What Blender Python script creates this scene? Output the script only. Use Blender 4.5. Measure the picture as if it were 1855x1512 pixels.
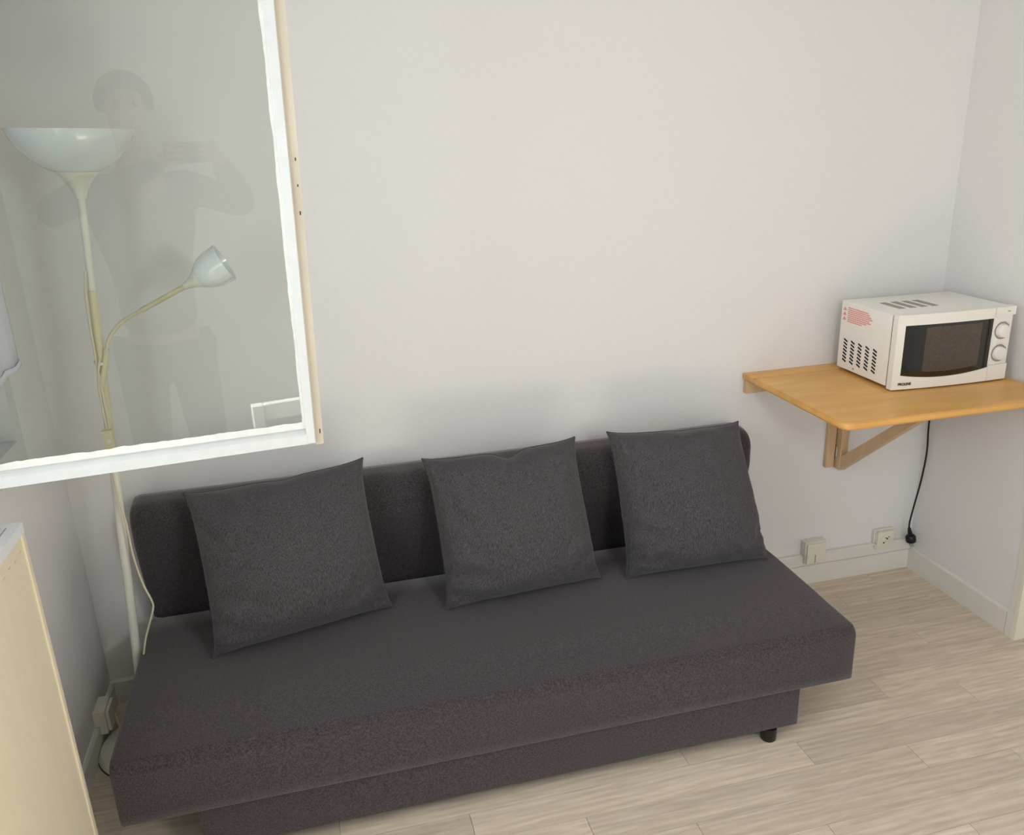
import bpy, bmesh, math, random
from mathutils import Vector, Matrix, noise
random.seed(7)
for o in list(bpy.data.objects):
    bpy.data.objects.remove(o)
SC = bpy.context.scene
COL = SC.collection
PI = math.pi

# ------------------------------------------------------------------ camera
# world: back wall y=0 (room at y<0), right pier wall x=0, floor z=0
F_PX, YAW, PITCH, ROLL = 1504.15, 0.2361, 0.3253, -0.0361
CAM = Vector((-2.2516, -2.5518, 1.7119))
W, H = 1855, 1512
cy_, sy_, cp_, sp_ = math.cos(YAW), math.sin(YAW), math.cos(PITCH), math.sin(PITCH)
FWD = Vector((sy_*cp_, cy_*cp_, -sp_))
R0 = Vector((cy_, -sy_, 0)); U0 = R0.cross(FWD)
RGT = R0*math.cos(ROLL) + U0*math.sin(ROLL)
UPV = -R0*math.sin(ROLL) + U0*math.cos(ROLL)
cd = bpy.data.cameras.new('camera'); cam = bpy.data.objects.new('camera', cd); COL.objects.link(cam)
cd.sensor_fit = 'HORIZONTAL'; cd.sensor_width = 36.0; cd.lens = F_PX/W*36.0
cd.clip_start = 0.02
cam.matrix_world = Matrix(((RGT.x, UPV.x, -FWD.x, CAM.x), (RGT.y, UPV.y, -FWD.y, CAM.y),
                           (RGT.z, UPV.z, -FWD.z, CAM.z), (0, 0, 0, 1)))
SC.camera = cam

def ray(px, py):
    return FWD + RGT*((px-W/2)/F_PX) - UPV*((py-H/2)/F_PX)
def onz(px, py, z):
    d = ray(px, py); return CAM + d*((z-CAM.z)/d.z)
def ony(px, py, y):
    d = ray(px, py); return CAM + d*((y-CAM.y)/d.y)
def onx(px, py, x):
    d = ray(px, py); return CAM + d*((x-CAM.x)/d.x)

# ------------------------------------------------------------------ world, sun, window daylight, exposure
wd = bpy.data.worlds.new('world'); SC.world = wd; wd.use_nodes = True
bg = wd.node_tree.nodes['Background']
bg.inputs[0].default_value = (0.72, 0.86, 1.0, 1); bg.inputs[1].default_value = 1.0
SC.view_settings.view_transform = 'Standard'; SC.view_settings.look = 'None'
SC.view_settings.gamma = 1.0; SC.view_settings.exposure = 0.0
SC.view_settings.use_curve_mapping = False

def light(name, kind, loc, direction, energy, color, size=None, size_y=None):
    l = bpy.data.lights.new(name, kind); l.energy = energy; l.color = color
    if kind == 'AREA':
        l.shape = 'RECTANGLE'; l.size = size; l.size_y = size_y
    if kind == 'SUN':
        l.angle = math.radians(0.6)
    o = bpy.data.objects.new(name, l); COL.objects.link(o)
    o.location = loc
    o.rotation_euler = Vector(direction).to_track_quat('-Z', 'Y').to_euler()
    return o
# sun comes in through the near window of the left wall and makes a patch on the floor below the frame
light('sun', 'SUN', (-6, -1.5, 5), (0.643, -0.09, -0.766), 46.0, (1.0, 0.965, 0.935))
# daylight of the glazed door behind the photographer and of the near left window
light('daylight_door', 'AREA', (-0.55, -4.12, 1.2), (-0.12, 1, -0.02), 12, (1.0, 0.985, 0.975), 1.4, 1.9)
light('daylight_window', 'AREA', (-3.06, -1.8, 1.58), (1, 0.10, -0.25), 17, (0.90, 0.95, 1.0), 1.0, 1.05)
FILL = Vector((-1.45, -2.4, 1.68)); FILL_W = 32; FILL_C = (0.975, 0.988, 1.0)  # unseen fill light added to brighten the room: place, power, colour

# ------------------------------------------------------------------ materials
def srgb(r, g, b):
    f = lambda c: (c/255/12.92) if c/255 <= .04045 else ((c/255+.055)/1.055)**2.4
    return (f(r), f(g), f(b), 1)
MATS = {}
def mat(name, color, rough=.5, spec=.5, metal=0.0, noise_scale=None, noise_amt=.06, bump=None, coat=0.0, stretch=None, rand=False):
    m = bpy.data.materials.new(name); m.use_nodes = True; nt = m.node_tree; N = nt.nodes; L = nt.links
    b = N['Principled BSDF']
    b.inputs['Base Color'].default_value = color; b.inputs['Roughness'].default_value = rough
    b.inputs['Specular IOR Level'].default_value = spec; b.inputs['Metallic'].default_value = metal
    b.inputs['Coat Weight'].default_value = coat
    tc = N.new('ShaderNodeTexCoord')
    if noise_scale:
        src = tc.outputs['Object']
        if stretch:
            mp = N.new('ShaderNodeMapping'); mp.inputs['Scale'].default_value = stretch
            L.new(src, mp.inputs['Vector']); src = mp.outputs['Vector']
        n = N.new('ShaderNodeTexNoise'); n.inputs['Scale'].default_value = noise_scale; n.inputs['Detail'].default_value = 4
        L.new(src, n.inputs['Vector'])
        mr = N.new('ShaderNodeMapRange'); mr.inputs['From Min'].default_value = .25; mr.inputs['From Max'].default_value = .75
        mr.inputs['To Min'].default_value = 1-noise_amt; mr.inputs['To Max'].default_value = 1+noise_amt
        L.new(n.outputs['Fac'], mr.inputs['Value'])
        mx = N.new('ShaderNodeMix'); mx.data_type = 'RGBA'; mx.blend_type = 'MULTIPLY'; mx.inputs['Factor'].default_value = 1
        mx.inputs['A'].default_value = color
        L.new(mr.outputs['Result'], mx.inputs['B']); L.new(mx.outputs['Result'], b.inputs['Base Color'])
        if bump:
            bp = N.new('ShaderNodeBump'); bp.inputs['Strength'].default_value = bump[0]; bp.inputs['Distance'].default_value = bump[1]
            L.new(n.outputs['Fac'], bp.inputs['Height']); L.new(bp.outputs['Normal'], b.inputs['Normal'])
    MATS[name] = m
    return m

M_WALL = mat('wall_paint', srgb(229, 227, 226), .62, .35, noise_scale=55, noise_amt=.012, bump=(.12, .002))
M_CEIL = mat('ceiling_paint', srgb(238, 236, 230), .8, .2, noise_scale=60, noise_amt=.01)
M_TRIM = mat('trim_paint', srgb(226, 222, 214), .38, .5, noise_scale=14, noise_amt=.02, bump=(.05, .002))
M_TRIM2 = mat('door_casing_paint', srgb(233, 228, 208), .35, .5, noise_scale=14, noise_amt=.02)
M_SASH = mat('sash_white_paint', srgb(202, 204, 203), .3, .5, noise_scale=30, noise_amt=.03, bump=(.2, .002))
M_PUTTY = mat('putty', srgb(222, 221, 214), .55, .4, noise_scale=60, noise_amt=.05, bump=(.5, .004))
M_CREAM_EDGE = mat('worn_cream_paint', srgb(190, 180, 162), .5, .4, noise_scale=18, noise_amt=.12, stretch=(1, 1, .25))
M_RUST = mat('dark_hole', srgb(60, 50, 40), .7, .3, noise_scale=60, noise_amt=.2)
M_OPAL = mat('opal_shade', srgb(226, 232, 232), .1, .6, noise_scale=5, noise_amt=.015, coat=.5)
M_LAMPW = mat('lamp_white_metal', srgb(226, 224, 212), .3, .5, noise_scale=12, noise_amt=.03)
M_LAMPY = mat('lamp_yellowed_plastic', srgb(216, 207, 172), .4, .5, noise_scale=12, noise_amt=.05)
M_CABLE = mat('yellowed_cable', srgb(214, 204, 178), .45, .4, noise_scale=20, noise_amt=.06)
M_BLACK = mat('black_plastic', srgb(16, 16, 17), .42, .45, noise_scale=40, noise_amt=.1)
M_MW = mat('microwave_enamel', srgb(241, 238, 232), .3, .5, noise_scale=8, noise_amt=.01)
M_MWP = mat('microwave_plastic', srgb(240, 236, 228), .34, .5, noise_scale=8, noise_amt=.01)
M_KNOB = mat('knob_plastic', srgb(238, 234, 226), .28, .5, noise_scale=10, noise_amt=.01)
M_GREY = mat('vent_grey', srgb(158, 155, 146), .6, .3, noise_scale=90, noise_amt=.15)
M_GLYPH = mat('grey_print', srgb(150, 146, 139), .5, .3, noise_scale=30, noise_amt=.05)
M_DARKG = mat('dark_door_glass', srgb(14, 14, 13), .05, .7, noise_scale=4, noise_amt=.1, coat=.4)
M_MESHG = mat('door_screen', srgb(78, 67, 56), .22, .5, noise_scale=160, noise_amt=.25, coat=.3)
M_RED = mat('red_print', srgb(233, 158, 148), .5, .3, noise_scale=40, noise_amt=.08)
M_BLK = mat('black_print', srgb(30, 28, 28), .5, .3, noise_scale=40, noise_amt=.08)
M_SOCK = mat('socket_plastic', srgb(226, 222, 206), .35, .5, noise_scale=20, noise_amt=.02)
M_METAL = mat('pin_metal', srgb(190, 190, 188), .25, .5, metal=1.0, noise_scale=30, noise_amt=.05)
M_CABF = mat('cream_veneer', srgb(236, 226, 200), .42, .45, noise_scale=9, noise_amt=.025, stretch=(4, 4, .35))
M_CABT = mat('cabinet_white_top', srgb(240, 242, 245), .3, .5, noise_scale=12, noise_amt=.01)
M_CURT = mat('white_curtain', srgb(228, 230, 242), .9, .1, noise_scale=300, noise_amt=.04)
M_CURT.node_tree.nodes['Principled BSDF'].inputs['Transmission Weight'].default_value = 0.0
M_CHAIR = mat('white_chair_paint', srgb(236, 238, 234), .35, .5, noise_scale=10, noise_amt=.02)
M_SKIN = mat('skin', srgb(196, 150, 128), .5, .4, noise_scale=18, noise_amt=.05)
M_HAIR = mat('dark_hair', srgb(42, 34, 28), .6, .3, noise_scale=90, noise_amt=.2)
M_SHIRT = mat('grey_top', srgb(104, 100, 100), .85, .2, noise_scale=120, noise_amt=.08)
M_TROUS = mat('dark_trousers', srgb(62, 62, 68), .85, .2, noise_scale=120, noise_amt=.08)
M_SHOE = mat('shoe', srgb(40, 38, 38), .6, .3, noise_scale=60, noise_amt=.08)

def glass_mat():
    m = bpy.data.materials.new('window_glass'); m.use_nodes = True; nt = m.node_tree; N = nt.nodes; L = nt.links
    N.remove(N['Principled BSDF'])
    tr = N.new('ShaderNodeBsdfTransparent'); gl = N.new('ShaderNodeBsdfGlossy'); mx = N.new('ShaderNodeMixShader'); fr = N.new('ShaderNodeFresnel')
    tc = N.new('ShaderNodeTexCoord'); nz = N.new('ShaderNodeTexNoise'); nz.inputs['Scale'].default_value = 1.5
    cr = N.new('ShaderNodeMix'); cr.data_type = 'RGBA'
    cr.inputs['A'].default_value = (.90, .925, .91, 1); cr.inputs['B'].default_value = (.885, .91, .895, 1)
    L.new(tc.outputs['Object'], nz.inputs['Vector']); L.new(nz.outputs['Fac'], cr.inputs['Factor']); L.new(cr.outputs['Result'], tr.inputs['Color'])
    gl.inputs['Roughness'].default_value = .004; 
    ge = N.new('ShaderNodeNewGeometry'); io = N.new('ShaderNodeMapRange')      # same reflectance on both faces of the pane
    io.inputs['To Min'].default_value = 1.6; io.inputs['To Max'].default_value = 1/1.6
    L.new(ge.outputs['Backfacing'], io.inputs['Value']); L.new(io.outputs['Result'], fr.inputs['IOR'])
    L.new(fr.outputs[0], mx.inputs[0]); L.new(tr.outputs[0], mx.inputs[1]); L.new(gl.outputs[0], mx.inputs[2])
    L.new(mx.outputs[0], N['Material Output'].inputs['Surface'])
    return m
M_GLASS = glass_mat()

def fabric(name, c1, c2, warp=(1, 1, 1), scale=260, sheen=.15, tint=(1, 1, 1, 1)):
    m = bpy.data.materials.new(name); m.use_nodes = True; nt = m.node_tree; N = nt.nodes; L = nt.links
    b = N['Principled BSDF']; b.inputs['Roughness'].default_value = .95; b.inputs['Specular IOR Level'].default_value = .15
    b.inputs['Sheen Weight'].default_value = sheen; b.inputs['Sheen Tint'].default_value = tint; b.inputs['Sheen Roughness'].default_value = .5
    tc = N.new('ShaderNodeTexCoord'); mp = N.new('ShaderNodeMapping'); mp.inputs['Scale'].default_value = warp
    L.new(tc.outputs['Object'], mp.inputs['Vector'])
    n1 = N.new('ShaderNodeTexNoise'); n1.inputs['Scale'].default_value = scale; n1.inputs['Detail'].default_value = 3; n1.inputs['Roughness'].default_value = .7
    n2 = N.new('ShaderNodeTexNoise'); n2.inputs['Scale'].default_value = 6
    L.new(mp.outputs['Vector'], n1.inputs['Vector']); L.new(tc.outputs['Object'], n2.inputs['Vector'])
    rp = N.new('ShaderNodeValToRGB'); rp.color_ramp.elements[0].position = .33; rp.color_ramp.elements[1].position = .68
    rp.color_ramp.elements[0].color = c1; rp.color_ramp.elements[1].color = c2
    L.new(n1.outputs['Fac'], rp.inputs['Fac'])
    mx = N.new('ShaderNodeMix'); mx.data_type = 'RGBA'; mx.blend_type = 'MULTIPLY'; mx.inputs['Factor'].default_value = .35
    L.new(rp.outputs['Color'], mx.inputs['A']); L.new(n2.outputs['Color'], mx.inputs['B'])
    L.new(rp.outputs['Color'], b.inputs['Base Color'])
    bp = N.new('ShaderNodeBump'); bp.inputs['Strength'].default_value = .35; bp.inputs['Distance'].default_value = .0015
    L.new(n1.outputs['Fac'], bp.inputs['Height']); L.new(bp.outputs['Normal'], b.inputs['Normal'])
    return m
M_SOFA = fabric('charcoal_sofa_fabric', srgb(40, 36, 38), srgb(80, 73, 76), (1, 1, 1), 235, .50, (.82, .75, .78, 1))
M_CUSH = fabric('charcoal_cushion_fabric', srgb(52, 49, 52), srgb(94, 90, 93), (1.7, 1.7, .28), 270)

def plank_mat():
    m = bpy.data.materials.new('pale_oak_plank'); m.use_nodes = True; nt = m.node_tree; N = nt.nodes; L = nt.links
    b = N['Principled BSDF']; b.inputs['Roughness'].default_value = .42; b.inputs['Specular IOR Level'].default_value = .4
    tc = N.new('ShaderNodeTexCoord'); oi = N.new('ShaderNodeObjectInfo')
    sc = N.new('ShaderNodeVectorMath'); sc.operation = 'SCALE'; sc.inputs['Scale'].default_value = 37
    cx = N.new('ShaderNodeCombineXYZ'); L.new(oi.outputs['Random'], cx.inputs[0]); L.new(oi.outputs['Random'], cx.inputs[1])
    L.new(cx.outputs[0], sc.inputs[0])
    ad = N.new('ShaderNodeVectorMath'); ad.operation = 'ADD'; L.new(tc.outputs['Object'], ad.inputs[0]); L.new(sc.outputs[0], ad.inputs[1])
    mp = N.new('ShaderNodeMapping'); mp.inputs['Scale'].default_value = (2.6, 24, 1); L.new(ad.outputs[0], mp.inputs['Vector'])
    n1 = N.new('ShaderNodeTexNoise'); n1.inputs['Scale'].default_value = 2.2; n1.inputs['Detail'].default_value = 6; n1.inputs['Distortion'].default_value = 1.2
    L.new(mp.outputs[0], n1.inputs['Vector'])
    mp2 = N.new('ShaderNodeMapping'); mp2.inputs['Scale'].default_value = (2.4, 26, 1); L.new(ad.outputs[0], mp2.inputs['Vector'])
    wv = N.new('ShaderNodeTexWave'); wv.bands_direction = 'Y'; wv.inputs['Scale'].default_value = .55; wv.inputs['Distortion'].default_value = 9
    wv.inputs['Detail'].default_value = 3; wv.inputs['Detail Scale'].default_value = .8; L.new(mp2.outputs[0], wv.inputs['Vector'])
    rp = N.new('ShaderNodeValToRGB')
    rp.color_ramp.elements[0].position = .28; rp.color_ramp.elements[0].color = srgb(204, 188, 167)
    rp.color_ramp.elements[1].position = .72; rp.color_ramp.elements[1].color = srgb(229, 215, 196)
    L.new(n1.outputs['Fac'], rp.inputs['Fac'])
    mr = N.new('ShaderNodeMapRange'); mr.inputs['To Min'].default_value = .93; mr.inputs['To Max'].default_value = 1.03; L.new(wv.outputs['Fac'], mr.inputs['Value'])
    m1 = N.new('ShaderNodeMix'); m1.data_type = 'RGBA'; m1.blend_type = 'MULTIPLY'; m1.inputs['Factor'].default_value = 1
    L.new(rp.outputs['Color'], m1.inputs['A']); L.new(mr.outputs['Result'], m1.inputs['B'])
    mr2 = N.new('ShaderNodeMapRange'); mr2.inputs['To Min'].default_value = .86; mr2.inputs['To Max'].default_value = 1.06; L.new(oi.outputs['Random'], mr2.inputs['Value'])
    m2 = N.new('ShaderNodeMix'); m2.data_type = 'RGBA'; m2.blend_type = 'MULTIPLY'; m2.inputs['Factor'].default_value = 1
    L.new(m1.outputs['Result'], m2.inputs['A']); L.new(mr2.outputs['Result'], m2.inputs['B'])
    L.new(m2.outputs['Result'], b.inputs['Base Color'])
    return m
M_PLANK = plank_mat()
M_SLAB = mat('floor_joint_dark', srgb(112, 100, 86), .8, .2, noise_scale=20, noise_amt=.1)

def wood(name, c1, c2, stretch, scale=5, rough=.4):
    m = bpy.data.materials.new(name); m.use_nodes = True; nt = m.node_tree; N = nt.nodes; L = nt.links
    b = N['Principled BSDF']; b.inputs['Roughness'].default_value = rough; b.inputs['Specular IOR Level'].default_value = .45
    tc = N.new('ShaderNodeTexCoord'); mp = N.new('ShaderNodeMapping'); mp.inputs['Scale'].default_value = stretch
    L.new(tc.outputs['Object'], mp.inputs['Vector'])
    n = N.new('ShaderNodeTexNoise'); n.inputs['Scale'].default_value = scale; n.inputs['Detail'].default_value = 5; n.inputs['Distortion'].default_value = .6
    L.new(mp.outputs[0], n.inputs['Vector'])
    rp = N.new('ShaderNodeValToRGB'); rp.color_ramp.elements[0].position = .3; rp.color_ramp.elements[1].position = .7
    rp.color_ramp.elements[0].color = c1; rp.color_ramp.elements[1].color = c2
    L.new(n.outputs['Fac'], rp.inputs['Fac']); L.new(rp.outputs[0], b.inputs['Base Color'])
    return m
M_BIRCH = wood('honey_birch', srgb(214, 160, 88), srgb(233, 182, 108), (1.2, 7, 4), 2.5)
M_BIRCHE = wood('birch_edge', srgb(196, 140, 76), srgb(212, 160, 92), (2, 8, 14), 3)
M_BIRCHL = wood('pale_birch_frame', srgb(196, 164, 126), srgb(216, 186, 148), (8, 8, 1.2), 3)

# ------------------------------------------------------------------ mesh helpers
def bx(bm, x0, x1, y0, y1, z0, z1):
    vs = [bm.verts.new((x, y, z)) for z in (z0, z1) for y in (y0, y1) for x in (x0, x1)]
    fs = []
    for f in ((0, 2, 3, 1), (4, 5, 7, 6), (0, 1, 5, 4), (2, 6, 7, 3), (0, 4, 6, 2), (1, 3, 7, 5)):
        fs.append(bm.faces.new([vs[i] for i in f]))
    return vs
def bevel(bm, w, seg=2):
    bmesh.ops.bevel(bm, geom=bm.edges[:], offset=w, segments=seg, affect='EDGES', profile=.7, clamp_overlap=True)
def boxm(x0, x1, y0, y1, z0, z1, bv=0, seg=2):
    bm = bmesh.new(); bx(bm, x0, x1, y0, y1, z0, z1)
    if bv: bevel(bm, bv, seg)
    return bm
def prism(bm, pts, a, b, axis):
    """extrude polygon pts (2-D) from a to b along axis: 'x' pts=(y,z); 'y' pts=(x,z); 'z' pts=(x,y)"""
    def mk(p, t):
        return {'x': (t, p[0], p[1]), 'y': (p[0], t, p[1]), 'z': (p[0], p[1], t)}[axis]
    A = [bm.verts.new(mk(p, a)) for p in pts]; B = [bm.verts.new(mk(p, b)) for p in pts]
    n = len(pts)
    bm.faces.new(A); bm.faces.new(B[::-1])
    for i in range(n):
        bm.faces.new((A[i], B[i], B[(i+1) % n], A[(i+1) % n]))
    bmesh.ops.recalc_face_normals(bm, faces=bm.faces[:])
def frame_of(d):
    d = d.normalized(); a = Vector((0, 0, 1)) if abs(d.z) < .9 else Vector((1, 0, 0))
    u = d.cross(a).normalized(); v = d.cross(u).normalized(); return u, v
def tube(bm, pts, r, seg=10, cap=True):
    pts = [Vector(p) for p in pts]; rs = r if isinstance(r, (list, tuple)) else [r]*len(pts)
    rings = []; u = None
    for i, p in enumerate(pts):
        d = (pts[min(i+1, len(pts)-1)] - pts[max(i-1, 0)])
        if u is None: u, v = frame_of(d)
        else:
            d = d.normalized(); u = (u - d*u.dot(d)).normalized(); v = d.cross(u)
        rings.append([bm.verts.new(p + (u*math.cos(2*PI*k/seg) + v*math.sin(2*PI*k/seg))*rs[i]) for k in range(seg)])
    for a, b in zip(rings, rings[1:]):
        for k in range(seg):
            bm.faces.new((a[k], a[(k+1) % seg], b[(k+1) % seg], b[k]))
    if cap:
        bm.faces.new(rings[0][::-1]); bm.faces.new(rings[-1])
    bmesh.ops.recalc_face_normals(bm, faces=bm.faces[:])
def lathe(bm, prof, origin, axis=(0, 0, 1), seg=40):
    """prof: list of (radius, height) revolved about axis at origin"""
    o = Vector(origin); ax = Vector(axis).normalized(); u, v = frame_of(ax); rings = []
    for r, h in prof:
        if r < 1e-6: rings.append([bm.verts.new(o + ax*h)])
        else: rings.append([bm.verts.new(o + ax*h + (u*math.cos(2*PI*k/seg) + v*math.sin(2*PI*k/seg))*r) for k in range(seg)])
    for a, b in zip(rings, rings[1:]):
        for k in range(seg):
            q = [a[k % len(a)], a[(k+1) % len(a)], b[(k+1) % len(b)], b[k % len(b)]]
            q = [x for i, x in enumerate(q) if x not in q[:i]]
            if len(q) > 2:
                try: bm.faces.new(q)
                except ValueError: pass
    bmesh.ops.recalc_face_normals(bm, faces=bm.faces[:])
def catmull(P, n=8):
    P = [Vector(p) for p in P]; out = []
    for i in range(len(P)-1):
        a = P[max(i-1, 0)]; b = P[i]; c = P[i+1]; d = P[min(i+2, len(P)-1)]
        for k in range(n):
            t = k/n
            out.append(.5*((2*b) + (c-a)*t + (2*a-5*b+4*c-d)*t*t + (3*b-a-3*c+d)*t**3))
    out.append(P[-1]); return out

def smooth(o, ang=40):
    o.data.polygons.foreach_set('use_smooth', [True]*len(o.data.polygons))
    try:
        o.data.set_sharp_from_angle(angle=math.radians(ang))
    except Exception: pass
def obj(name, bm, m, parent=None, local=False, sm=None, label=None):
    """link bmesh as one object; coordinates are world ones unless local, then the parent's"""
    me = bpy.data.meshes.new(name)
    if parent is not None and not local:
        bmesh.ops.transform(bm, matrix=wm(parent).inverted(), verts=bm.verts[:])
    bm.to_mesh(me); bm.free()
    me.materials.append(m)
    o = bpy.data.objects.new(name, me); COL.objects.link(o)
    if parent is not None: o.parent = parent
    if sm: smooth(o, sm)
    if label: o['label'] = label
    return o
def wm(o):
    M = Matrix.LocRotScale(o.location, o.rotation_euler, None)
    return wm(o.parent) @ M if o.parent else M
def tag(o, label, cat, group=None):
    o['label'] = label; o['category'] = cat
    if group: o['group'] = group
    return o
def thing(name, label, cat, loc=(0, 0, 0), rotz=0, group=None):
    o = bpy.data.objects.new(name, None); COL.objects.link(o); o.empty_display_size = .1
    o.location = loc; o.rotation_euler = (0, 0, rotz)
    return tag(o, label, cat, group)
def struct(name, bm, m, label, cat, sm=None):
    o = obj(name, bm, m, sm=sm); o['kind'] = 'structure'; tag(o, label, cat); return o

# ------------------------------------------------------------------ room shell
XL = -3.0134; XF = 1.35; YE = -.542; YB = -4.2; ZC = 2.55; BBH = .085
TH = .12
o_floor = struct('floor', boxm(XL-TH, XF+TH, YB-TH, TH, -.08, -.004), M_SLAB, 'pale grey oak plank floor in front of the charcoal sofa', 'floor')
PL, PW, Y0P = .98, .098, -.012
joint = {1: -.41, 2: -.086, 3: -.72, 4: -.297, 5: -.93, 6: -.617, 7: -.365, 8: -.025, 9: -.71, 10: -.44, 0: -.2}
for r in range(11, 60):
    joint[r] = joint[r-1] + .31 + .06*math.sin(r*2.3)
pm = bmesh.new(); bx(pm, 0, PL-.0011, -PW+.0009, 0, -.006, 0)
plank_full = bpy.data.meshes.new('plank'); pm.to_mesh(plank_full); pm.free(); plank_full.materials.append(M_PLANK)
r = 0
while True:
    yt = Y0P - PW*r if r else 0.0
    ytop = Y0P - PW*r
    if ytop - PW < YB - .001: break
    xr_lim = -.0005 if ytop - PW > YE else XF
    j = (joint[r] % PL) - 10*PL
    x = j
    while x < xr_lim:
        a, b = max(x, XL+.0005), min(x+PL, xr_lim)
        if b - a > .02:
            if a == x and b == x+PL:
                me = plank_full; org = (x, ytop, 0)
            else:
                q = bmesh.new(); bx(q, 0, b-a-.0011, -PW+.0009, 0, -.006, 0)
                me = bpy.data.meshes.new('plank'); q.to_mesh(q and me); q.free(); me.materials.append(M_PLANK); org = (a, ytop, 0)
            p = bpy.data.objects.new('plank', me); COL.objects.link(p); p.location = org; p.parent = o_floor
        x += PL
    r += 1

struct('wall_back', boxm(XL-TH, XF+TH, 0, TH, -.08, ZC), M_WALL, 'plain pale grey-white wall behind the charcoal sofa', 'wall')
struct('ceiling', boxm(XL-TH, XF+TH, YB-TH, TH, ZC, ZC+.1), M_CEIL, 'plain white ceiling above the sofa corner', 'ceiling')
# left wall with two window openings
W1 = (-1.02, -.305, 1.0, 2.25); W2 = (-2.36, -1.27, 1.02, 2.15)
bm = bmesh.new()
bx(bm, XL-TH, XL, YB-TH, 0, -.08, W1[2]); bx(bm, XL-TH, XL, YB-TH, 0, 2.25, ZC)
for a, b in ((YB-TH, W2[0]), (W2[1], W1[0]), (W1[1], 0)): bx(bm, XL-TH, XL, a, b, W1[2], 2.25)
bx(bm, XL-TH, XL, W2[0], W2[1], W1[2], W2[2]); bx(bm, XL-TH, XL, W2[0], W2[1], W2[3], 2.25)
struct('wall_left', bm, M_WALL, 'shaded white wall with windows beside the floor lamp', 'wall')
# right pier, its return, far right wall, front wall with the glazed door
struct('wall_right', boxm(0, XF+TH, YE, 0, -.08, ZC), M_WALL, 'short white side wall to the right of the microwave', 'wall')
struct('wall_right_far', boxm(XF, XF+TH, YB-TH, YE, -.08, ZC), M_WALL, 'white wall out of view beyond the short side wall', 'wall')
D = (-1.3, .2, .02, 2.45)
bm = bmesh.new(); bx(bm, XL-TH, D[0], YB-TH, YB, -.08, ZC); bx(bm, D[1], XF+TH, YB-TH, YB, -.08, ZC); bx(bm, D[0], D[1], YB-TH, YB, D[3], ZC); bx(bm, D[0], D[1], YB-TH, YB, -.08, D[2])
struct('wall_front', bm, M_WALL, 'white wall with the glazed door behind the photographer', 'wall')

def skirting(pts_yz_thick, x0, x1, axis):
    bm = bmesh.new(); prism(bm, pts_yz_thick, x0, x1, axis); return bm
T = .012
struct('baseboard_back', skirting([(-.0001, 0), (-T, 0), (-T, BBH-.006), (-T+.006, BBH), (-.0001, BBH)], XL, -.0002, 'x'), M_TRIM, 'white painted skirting board along the back wall', 'skirting board')
bm = bmesh.new(); prism(bm, [(XL, 0), (XL+T, 0), (XL+T, .072), (XL+T-.007, .079), (XL, .079)], YB, -T-.0002, 'y')
struct('baseboard_left', bm, M_TRIM, 'white painted skirting board along the shaded left wall', 'skirting board')
bm = bmesh.new(); prism(bm, [(0, 0), (-T, 0), (-T, .086), (-T+.007, .094), (0, .094)], YE+.03, -T-.0002, 'y')
struct('baseboard_right', bm, M_TRIM, 'white painted skirting board along the short right wall', 'skirting board')
bm = bmesh.new(); prism(bm, [(YE, 0), (YE-.014, 0), (YE-.014, .086), (YE-.006, .094), (YE, .094)], .03, XF, 'x')
struct('baseboard_right_return', bm, M_TRIM2, 'cream white skirting board around the corner of the right wall', 'skirting board')
# corner casing of the right wall: post with a plinth block and a bead
bm = bmesh.new(); bx(bm, -.012, .0, YE-.0, YE+.028, 0, .094); bx(bm, -.006, 0, YE, YE+.026, .094, ZC)
t1 = struct('trim_1', bm, M_TRIM, 'white corner strip at the end of the right wall', 'trim')
bm = bmesh.new(); bx(bm, -.012, .03, YE-.016, YE, 0, .112); bx(bm, -.006, .028, YE-.010, YE, .112, ZC)
struct('trim_2', bm, M_TRIM2, 'cream white door casing at the corner of the right wall', 'trim')
# cable trunking above the skirting
bm = bmesh.new(); prism(bm, [(0, BBH+.001), (-.017, BBH+.001), (-.019, BBH+.004), (-.019, .130), (-.016, .134), (0, .134)], -1.4, -.0125, 'x')
struct('trim_3', bm, M_TRIM, 'white cable trunking above the skirting below the table', 'trunking')
# fine horizontal plaster seam on the back wall
a, b = ony(770, 706, 0), ony(1345, 667, 0)
bm = bmesh.new(); prism(bm, [(a.x, a.z), (b.x, b.z), (b.x, b.z+.0022), (a.x, a.z+.0022)], -.0006, .0, 'y')
obj('plaster_seam', bm, M_WALL, bpy.data.objects['wall_back'])

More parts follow.
